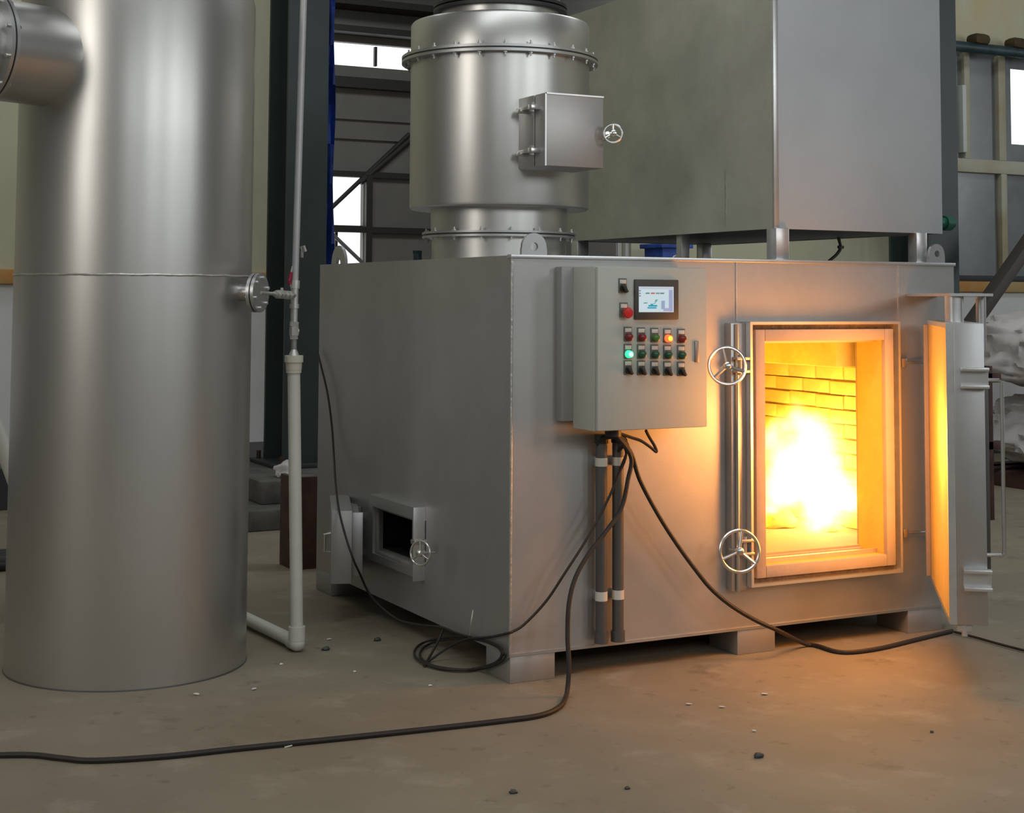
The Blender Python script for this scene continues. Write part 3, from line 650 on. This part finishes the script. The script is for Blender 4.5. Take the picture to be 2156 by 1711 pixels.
# things seen in the gap under the raised box
h0 = at(1765, 488, 'y', .75); h0.z = UZ0+.004; h1 = at(1770, 520, 'y', .75); h2 = at(1762, 535, 'y', .75); h3 = at(1745, 550, 'y', .75)
hk = MB().tube(spline([h0, h1, h2, h3]), .009, 8).build('hanging_hook', CONDUIT, ub)
MB().rod(h1+Vector((-.016, 0, 0)), h1+Vector((.016, 0, 0)), .009, 8).build('collar', CONDUIT, hk)
p = at(1395, 512, 'y', 5.6); q = at(1450, 545, 'y', 5.6)
t = thing('storage_bin', 'blue bin showing through the gap under the raised box', 'bin')
MB().box(p.x, 5.6, 1.5, q.x, 5.9, p.z, .01).build('bin_body', BLUE, t); MB().box(p.x-.03, 5.57, p.z-.04, q.x+.03, 5.93, p.z, .006).build('bin_rim', BLUE, t)
MB().box(p.x-.1, 5.5, 0, q.x+.1, 6.0, 1.5, .01).build('stand', DARKB, t)
for i, px_ in enumerate((1303, 1319)):
    p = at(px_, 520, 'y', 5.2); t = tag(rebase(MB().rod((p.x, 5.2, 0), (p.x, 5.2, 2.05), .022, 10).rod((p.x, 5.2, 0), (p.x, 5.2, .02), .07, 12).build('steel_post', PALE), (p.x, 5.2, 0)), ['thin pale post left of the pair in the gap under the raised box', 'thin pale post right of the pair in the gap under the raised box'][i], 'post')
p = at(879, 533, 'y', 1.45); m = MB().rod((p.x, 1.45, FH), (p.x, 1.45, FH+.055), .022, 16).rod((p.x, 1.45, FH+.045), (p.x, 1.45, FH+.06), .026, 6)
m.build('pipe_stub', TEAL, fu)
# green valve at the right of the raised box
p = at(2000, 470, 'y', 3.0); t = thing('green_valve', 'dark green round pipe end showing right of the raised box', 'valve')
MB().rod((p.x-.3, 3.0, p.z), (p.x+.03, 3.0, p.z), .050, 20, .038).build('pipe_end', GREENP, t); MB().rod((p.x-.06, 3.0, p.z), (p.x+.0, 3.0, p.z), .056, 20).build('rim', GREENP, t)
MB().rod((p.x-.25, 3.0, 0), (p.x-.25, 3.0, p.z), .04, 16).build('standpipe', DARKB, t)

# ------------------------------------------------------------------ control cabinet
cb = thing('control_cabinet', 'light grey electrical control cabinet mounted on the furnace front', 'control cabinet')
X0, X1, Z0, Z1, CF = .264, .806, 1.031, 1.705, -.25
MB().box(X0, CF+.022, Z0, X1, -.05, Z1, .004).build('cabinet_body', CABG, cb)
cdoor = MB().box(X0+.002, CF, Z0+.003, X1-.002, CF+.02, Z1-.003, .004).build('cabinet_door', CABG, cb)
MB().box(X0-.055, -.05, Z0+.03, X1+.03, 0, Z1-.0, .003).build('mounting_bracket', CABS, cb)
def bt(px_, py_, y=CF): return at(px_, py_, 'y', y)
a_ = bt(1334, 588); b_ = bt(1426, 672)
sc = MB().box(a_.x, CF-.012, b_.z, b_.x, CF+.001, a_.z, .003).build('touch_screen', DKGREY, cdoor)
a_ = bt(1345, 603, CF-.012); b_ = bt(1418, 657, CF-.012)
SX0, SX1, SZ0, SZ1 = a_.x, b_.x, b_.z, a_.z
ds = MB().box(SX0, CF-.0135, SZ0, SX1, CF-.011, SZ1).build('display', mat('lit_display', (.1, .1, .1), .3, emit=(.66, .83, .90), estr=1.05), cdoor)
def q_(u0, v0, u1, v1, col, s=.9, sl=0):
    xs = lambda u: SX0+(SX1-SX0)*u; zs = lambda v_: SZ1-(SZ1-SZ0)*v_
    m = MB(); m.poly([(xs(u0+sl), CF-.0145, zs(v0)), (xs(u1+sl), CF-.0145, zs(v0)), (xs(u1), CF-.0145, zs(v1)), (xs(u0), CF-.0145, zs(v1))], (0, .0012, 0))
    m.build('screen_graphic', mat('screen_ink', (.05, .05, .05), .3, emit=col, estr=s), cdoor)
q_(.02, .02, .98, .10, (.75, .78, .9)); q_(.86, .12, .97, .97, (.48, .52, .80)); q_(.64, .55, .74, .88, (.42, .52, .75)); q_(.70, .84, .96, .96, (.55, .55, .8))
for u, c_ in ((.18, (.25, .4, .35)), (.33, (.8, .2, .25)), (.47, (.3, .5, .45)), (.60, (.25, .35, .35))): q_(u, .23, u+.11, .29, c_, .8, .02)
for v_ in (.14, .24, .34): q_(.0, v_, .05, v_+.05, (.3, .35, .55))
q_(.27, .72, .52, .78, (.0, .42, .58)); q_(.24, .80, .50, .86, (.0, .5, .68)); q_(.33, .67, .40, .72, (.02, .45, .55)); q_(.40, .62, .43, .68, (.1, .5, .45), .8, .06); q_(.44, .50, .50, .60, (.2, .6, .5), .8, .04); q_(.12, .62, .22, .66, (.1, .45, .35), .8, .03)
LEG = mat('legend_plate', (.62, .62, .56), .5)
def station(px_, py_, kind, on=False):
    c_ = bt(px_, py_)
    hs = MB().box(c_.x-.019, CF-.006, c_.z-.030, c_.x+.019, CF+.001, c_.z+.030, .002)
    nm = {'s': 'selector_switch', 'e': 'emergency_stop'}.get(kind, 'push_button')
    h = hs.build(nm, mat('holder_grey', (.12, .115, .105), .5), cdoor)
    MB().box(c_.x-.015, CF-.008, c_.z+.008, c_.x+.015, CF-.005, c_.z+.024, .001).build('legend', LEG, cdoor)
    zc = c_.z-.012
    mt = {'r': CRED, 'g': CGRN, 'R': CREDON, 'G': CGRNON, 'c': CLRG, 's': BLACK, 'e': ESTOP}[kind]
    if kind == 's':
        m = MB().rod((c_.x, CF-.004, zc), (c_.x, CF-.016, zc), .015, 20).box(-.006, -.030, -.019, .006, -.012, .019, .002, Matrix.Translation((c_.x, CF, zc)) @ Matrix.Rotation(-.6, 4, 'Y'))
        m.build('switch_knob', mt, cdoor)
    elif kind == 'e':
        m = MB(); m.lathe([(0, 0), (.010, 0), (.010, .018), (.021, .022), (.023, .030), (.020, .036), (0, .038)], Matrix.Translation((c_.x+.004, CF-.004, zc)) @ Matrix.Rotation(PI/2, 4, 'X'), 28); o = m.build('mushroom_button', mt, cdoor); o['label'] = 'bright red mushroom head'
    else:
        m = MB(); m.lathe([(0, 0), (.016, 0), (.016, .012), (.014, .021), (.010, .023), (0, .0235)], Matrix.Translation((c_.x, CF-.004, zc)) @ Matrix.Rotation(PI/2, 4, 'X'), 24); o = m.build('button_cap', mt, cdoor)
        o['label'] = {'r': 'unlit dark red cap', 'g': 'unlit dark green cap', 'R': 'lit red and amber cap', 'G': 'lit bright green cap', 'c': 'clear cap with bright green insert'}[kind]
        if kind in 'RG':
            m = MB(); m.lathe([(0, .0236), (.010, .0234), (.009, .0245), (0, .025)], Matrix.Translation((c_.x, CF-.004, zc)) @ Matrix.Rotation(PI/2, 4, 'X'), 20); m.build('lamp_core', LAMPC if kind == 'R' else LAMPG, cdoor)
for k, px_ in enumerate((1321, 1349, 1377, 1404, 1433)):
    station(px_, 703+k, 'rrcRr'[k]); station(px_, 739+k*.6, 'Ggggg'[k]); station(px_, 773+k*.8, 's')
station(1310, 601, 's'); station(1312, 652, 'e')
p = bt(1466, 735); MB().box(p.x-.010, CF-.006, p.z-.055, p.x+.010, CF+.001, p.z+.035, .003).build('door_latch', mat('latch_grey', (.30, .27, .26), .4, .5), cdoor)
MB().rod((.40, -.15, Z0-.03), (.40, -.15, Z0+.002), .035, 16).build('cable_gland', BLACK, cb)

# ------------------------------------------------------------------ conduits
for i, (xx, lb) in enumerate(((.445, 'left one of two dark vertical conduits below the control cabinet'), (.527, 'right one of two dark vertical conduits below the control cabinet'))):
    cy_ = -.05
    t = thing('conduit', lb, 'conduit', group=None)
    xx = at((1266, 1301)[i], 1150, 'y', cy_).x
    MB().rod((xx, cy_, .155), (xx, cy_, .965), .0245, 20).build('tube', CONDUIT, t)
    MB().rod((xx, cy_, .963), (xx, cy_, 1.0), .029, 20).build('top_bush', BLACK, t)
    o = MB().lathe([(.0250, .14), (.030, .135), (.030, .18), (.0250, .18)], Matrix.Translation((xx, cy_, 0)), 20, closed=True).build('end_cap', CONDUIT, t)
    for z_, h_ in ((.885, .035), (.338, .038)):
        z_ = at(1266, (972, 1254)[0 if z_ > .5 else 1], 'y', cy_).z
        o = MB().rod((xx, cy_, z_-h_/2), (xx, cy_, z_+h_/2), .0262, 20).build('tape_band', WHITEP, t); o['label'] = 'shiny white band'
        MB().box(xx-.012, cy_+.02, z_-.02, xx+.012, 0, z_+.02, .002).build('stand_off', STEEL, t)

# ------------------------------------------------------------------ cables
def cable(pts, r, name, label, cat='cable', n=8, mt=CABLE):
    s_ = spline(pts, 7)
    for q in s_: q.z = max(q.z, r+.001)
    return tag(rebase(MB().tube(s_, r, n).build(name, mt), (s_[-1].x, s_[-1].y, 0)), label, cat)
g = Vector((.40, -.15, Z0-.01))
L_ = lambda x, y, d=-.03: at(x, y, 'x', d)
def F(x, y):
    q = at(x, y, 'z', .01)
    if q.x > -.02 and (x < 1078 or (q.x < .3 and -.01 < q.y)) and q.y < 1.2 and q.y > -.01: q = at(x, y, 'x', -.016) if x < 1078 else at(x, y, 'y', -.016)
    return q
Wl = lambda x, y, d=-.09: at(x, y, 'y', d)
cable([g, Wl(1327, 950, -.13), Wl(1347, 1010, -.12), Wl(1385, 1082, -.12), Wl(1425, 1145, -.11), Wl(1465, 1200, -.11), Wl(1498, 1240, -.12), Wl(1540, 1275, -.13), Wl(1590, 1305, -.14), Wl(1640, 1328, -.16), F(1700, 1357), F(1760, 1371), F(1800, 1372), F(1860, 1363), F(1930, 1346), F(2005, 1328)], .0095, 'power_cable', 'thick black cable sweeping right from the cabinet to the door foot')
cable([g, Wl(1328, 960, -.14), Wl(1322, 1010, -.14), Wl(1308, 1070, -.14), Wl(1275, 1120, -.15), Wl(1240, 1165, -.16), Wl(1212, 1215, -.18), Wl(1198, 1270, -.2), Wl(1195, 1340, -.22), Wl(1198, 1400, -.25), F(1193, 1462), F(1180, 1486), F(1140, 1505), F(1060, 1517), F(900, 1535), F(700, 1556), F(500, 1576), F(350, 1592), F(200, 1601), F(130, 1596), F(60, 1589), F(-60, 1591)], .0098, 'power_cable', 'long black cable dropping beside the near foot and snaking left across the floor')
cable([g+Vector((-.02, 0, 0)), Wl(1318, 950, -.10), Wl(1300, 1005, -.11), Wl(1272, 1068, -.11), Wl(1235, 1135, -.11), Wl(1190, 1205, -.10), Wl(1150, 1265, -.06), Wl(1105, 1313, -.025), Wl(1082, 1328, -.018), L_(1068, 1333, -.02), L_(1030, 1341, -.02), L_(985, 1345, -.03), L_(945, 1362, -.06), F(905, 1390), F(893, 1401), F(903, 1385), L_(922, 1350, -.06), L_(935, 1320, -.03)], .0055, 'signal_cable', 'thin black cable drooping from the cabinet round the near corner to the coil')
coil = []
for i in range(0, 2*26+6):
    a = 2*PI*i/26; k = 1-.10*(i > 26)*abs(math.sin(a/2-.4))
    c_ = F(967+98*k*math.cos(a)+6*math.sin(i*.2), 1376+35*k*math.sin(a)); c_.z += .002*math.sin(i*.7)**2; coil.append(c_)
cable(coil, .0055, 'coiled_cable', 'loose coil of thin black cable on the floor at the near corner')
cable([L_(668, 738, -.02), L_(676, 770), L_(690, 830), L_(699, 900), L_(703, 960, -.05), L_(706, 1010, -.12), L_(713, 1070, -.25), L_(728, 1130, -.28), L_(745, 1180, -.26), L_(757, 1206, -.2), L_(775, 1245, -.12), L_(800, 1275, -.10), L_(840, 1305, -.08), L_(890, 1316, -.06), L_(930, 1320, -.04), L_(960, 1332, -.03), L_(990, 1341, -.02)], .0055, 'signal_cable', 'thin black cable hanging down the left face past the open ash door')
tag(rebase(MB().tube(spline([F(990, 1341)+Vector((0, 0, .005)), L_(992, 1310, -.06), L_(996, 1284, -.05)]), .0028, 6).build('cable_tie', WHITEP), F(990, 1341)), 'white cable tie tail standing up from the coiled cable', 'cable tie')
cable([F(2010, 1330), F(2060, 1343), F(2110, 1357), F(2200, 1380)], .006, 'signal_cable', 'thin dark cable trailing off to the right past the open door')
# short loops bunched below the cabinet
cable([g, Wl(1300, 918, -.12), Wl(1275, 922, -.09), Wl(1260, 932, -.06), Wl(1262, 945, -.05)], .0075, 'cable_whip', 'short black cable looping into the left conduit top')
cable([g+Vector((.02, 0, 0)), Wl(1318, 928, -.11), Wl(1306, 945, -.08), Wl(1298, 952, -.055)], .0075, 'cable_whip', 'short black cable looping into the right conduit top')
cable([g, Wl(1330, 921, -.13), Wl(1350, 928, -.13), Wl(1368, 940, -.13), Wl(1382, 951, -.13), Wl(1378, 938, -.13), Wl(1367, 920, -.13), Wl(1360, 906, -.14)], .0065, 'cable_whip', 'short brown-black cable looping back up to the cabinet underside')
cable([g+Vector((.01, 0, 0)), Wl(1322, 935, -.12), Wl(1318, 955, -.10), Wl(1309, 978, -.09), Wl(1302, 1000, -.09)], .0045, 'cable_whip', 'thin black wire bunched beside the right conduit')

# ------------------------------------------------------------------ right background
pl = []
def heap(name, c, s, seed, label, mt=TARP):
    m = MB(); bb = bmesh.new(); bmesh.ops.create_icosphere(bb, subdivisions=5, radius=1)
    for v in bb.verts:
        d = v.co.copy(); k = 1+.22*mn.noise(d*1.3+Vector((seed, 0, 0)))
        fold = abs(mn.noise(Vector((d.x*2.2, d.y*2.2, d.z*4.5))+Vector((seed, seed, 0))))
        k += .16*fold-.10*abs(mn.noise(d*7+Vector((seed, 2, 1))))
        d = Vector((math.copysign(abs(d.x)**.7, d.x), math.copysign(abs(d.y)**.7, d.y), math.copysign(abs(d.z)**.7, d.z)))
        v.co = Vector((c[0]+d.x*s[0]*k, c[1]+d.y*s[1]*k, max(0, c[2]+d.z*s[2]*k)))
    for f in bb.faces: f.smooth = True
    m._merge(bb); return tag(rebase(m.build(name, mt, sharp=60), (c[0], c[1], 0)), label, 'covered goods')
heap('wrapped_bundle', (7.72, 4.0, 1.14), (.98, .6, .34), 4.2, 'upper bulging bundle in crumpled grey plastic behind the open door')
heap('wrapped_bundle', (7.80, 4.0, .45), (.98, .6, .30), 9.1, 'lower slumped bundle in crumpled grey plastic behind the open door')
t = thing('pallet', 'dark pallet under the plastic-wrapped bundles at the right', 'pallet')
for i in range(5): MB().box(6.8, 3.4+i*.27, .10, 8.8, 3.54+i*.27, .13).build('board', RUSTY, t)
for i in range(3): MB().box(6.8+i*.95, 3.4, 0, 6.9+i*.95, 4.62, .10).build('bearer', RUSTY, t)
p0 = at(2040, 690, 'y', 4.85); p1 = at(2190, 475, 'y', 4.85)
t = thing('diagonal_brace', 'thick brown diagonal beam leaning behind the furnace door', 'brace')
d = p1-p0; MB().box(-.07, -.05, -.55, .07, .05, d.length+.9, .004, Matrix.Translation(p0) @ d.to_track_quat('Z', 'Y').to_matrix().to_4x4()).build('beam', mat('brown_beam', (.06, .048, .043), .6), t)
# dark equipment seen between door and grab handle
t = thing('steel_trestle', 'narrow dark reddish steel trestle standing behind the door handle', 'trestle')
for px_ in (2085,):
    p = at(px_, 900, 'y', 2.6); MB().box(p.x-.03, 2.6, 0, p.x+.03, 2.66, 1.1, .003).build('leg', RUSTY, t)
p = at(2078, 900, 'y', 2.6); q = at(2110, 900, 'y', 2.6)
MB().box(p.x-.03, 2.6, .98, q.x, 2.68, 1.05, .003).build('rail', RUSTY, t); MB().box(p.x-.03, 2.6, .5, q.x, 2.65, .56, .003).build('rail', RUSTY, t)

# ------------------------------------------------------------------ left edge
t = thing('leaning_pipe', 'white plastic pipe leaning down at the far left edge behind the tank', 'pipe')
a_ = at(-60, 760, 'y', 3.6); b_ = at(22, 985, 'y', 3.6); MB().rod(a_, b_, .045, 20).build('tube', WHITEP, t); MB().rod(b_, b_+(b_-a_)*.55, .045, 20).build('tube_end', WHITEP, t)
t = thing('hose_bundle', 'stack of black hoses lying on the floor behind the tank at the left edge', 'hose')
for i, yy in enumerate((3.55, 3.72, 3.90)): MB().rod((-2.6, yy, .035), (-1.25, yy+.02, .035), .035, 14).build('hose', BLACK, t)
tag(crumple('foam_scrap', (-1.42, 4.6, .16), (.14, .12, .16), mat('foam', (.5, .47, .40), .8), 6), 'pale crumpled scrap on the floor behind the tank', 'scrap')

# ------------------------------------------------------------------ scraps on the floor
spots = [(535, 1446, .016, 'pale curled flake nearest the right of the tank base'), (413, 1457, .012, 'small white flake just in front of the tank'), (607, 1566, .014, 'white scrap touching the long black cable'), (905, 1439, .008, 'tiny white crumb in front of the cable coil'), (592, 1394, .009, 'tiny white crumb below the drain elbow'), (1610, 1457, .016, 'white flake on the open floor right of the middle foot'), (1450, 1478, .012, 'long pale sliver on the floor before the furnace'), (1520, 1484, .011, 'short pale sliver right of the long pale sliver'), (747, 1410, .007, 'tiny white crumb between elbow and coil'), (1588, 1534, .008, 'tiny white crumb in the orange glow'), (692, 1342, .012, 'pale flake right of the drain elbow')]
for px_, py_, s_, lb in spots:
    p = F(px_, py_); m = MB(); m.poly([(s_*random.uniform(.5, 1.4)*math.cos(a), s_*random.uniform(.5, 1.2)*math.sin(a), 0) for a in (0, 1, 2.1, 3.2, 4.2, 5.3)], (0, 0, .003)); o = m.build('paper_scrap', PAPER); o.location = (p.x, p.y, .001); o.rotation_euler = (.1, -.12, random.random()*6); o.location.z = .003
    tag(o, lb, 'scrap', 'scraps littering the floor')
for px_, py_, s_, lb in ((795, 1344, .018, 'dark lump on the floor left of the cable coil'), (1081, 1663, .014, 'dark lump near the bottom edge of the photo'), (1321, 1654, .010, 'small dark crumb right of the bottom-edge lump'), (686, 1364, .018, 'dark flat shaving right of the drain elbow'), (1962, 1536, .008, 'small dark crumb in the glow at the right'), (1597, 1588, .02, 'dark splinter on the lit floor')):
    p = F(px_, py_); o = crumple('grit_lump', (p.x, p.y, s_*.35), (s_, s_*.7, s_*.6), DKGREY, px_, 2, .4); tag(o, lb, 'debris', 'dark debris littering the floor')
m = MB()
for i in range(150):
    a = random.gauss(0, 1); p = at(560+a*22+20, 1089-random.random()*10+abs(a)*2, 'z', .003); s_ = random.uniform(.006, .02)
    m.poly([(p.x+s_*math.cos(t_+i), p.y+s_*math.sin(t_+i), .001+random.random()*.01) for t_ in (0, 2.1, 4.2)], (0, 0, .003))
o = m.build('foam_crumbs', PAPER); tag(o, 'scatter of white foam crumbs on the floor before the column plinth', 'crumbs'); o['kind'] = 'stuff'
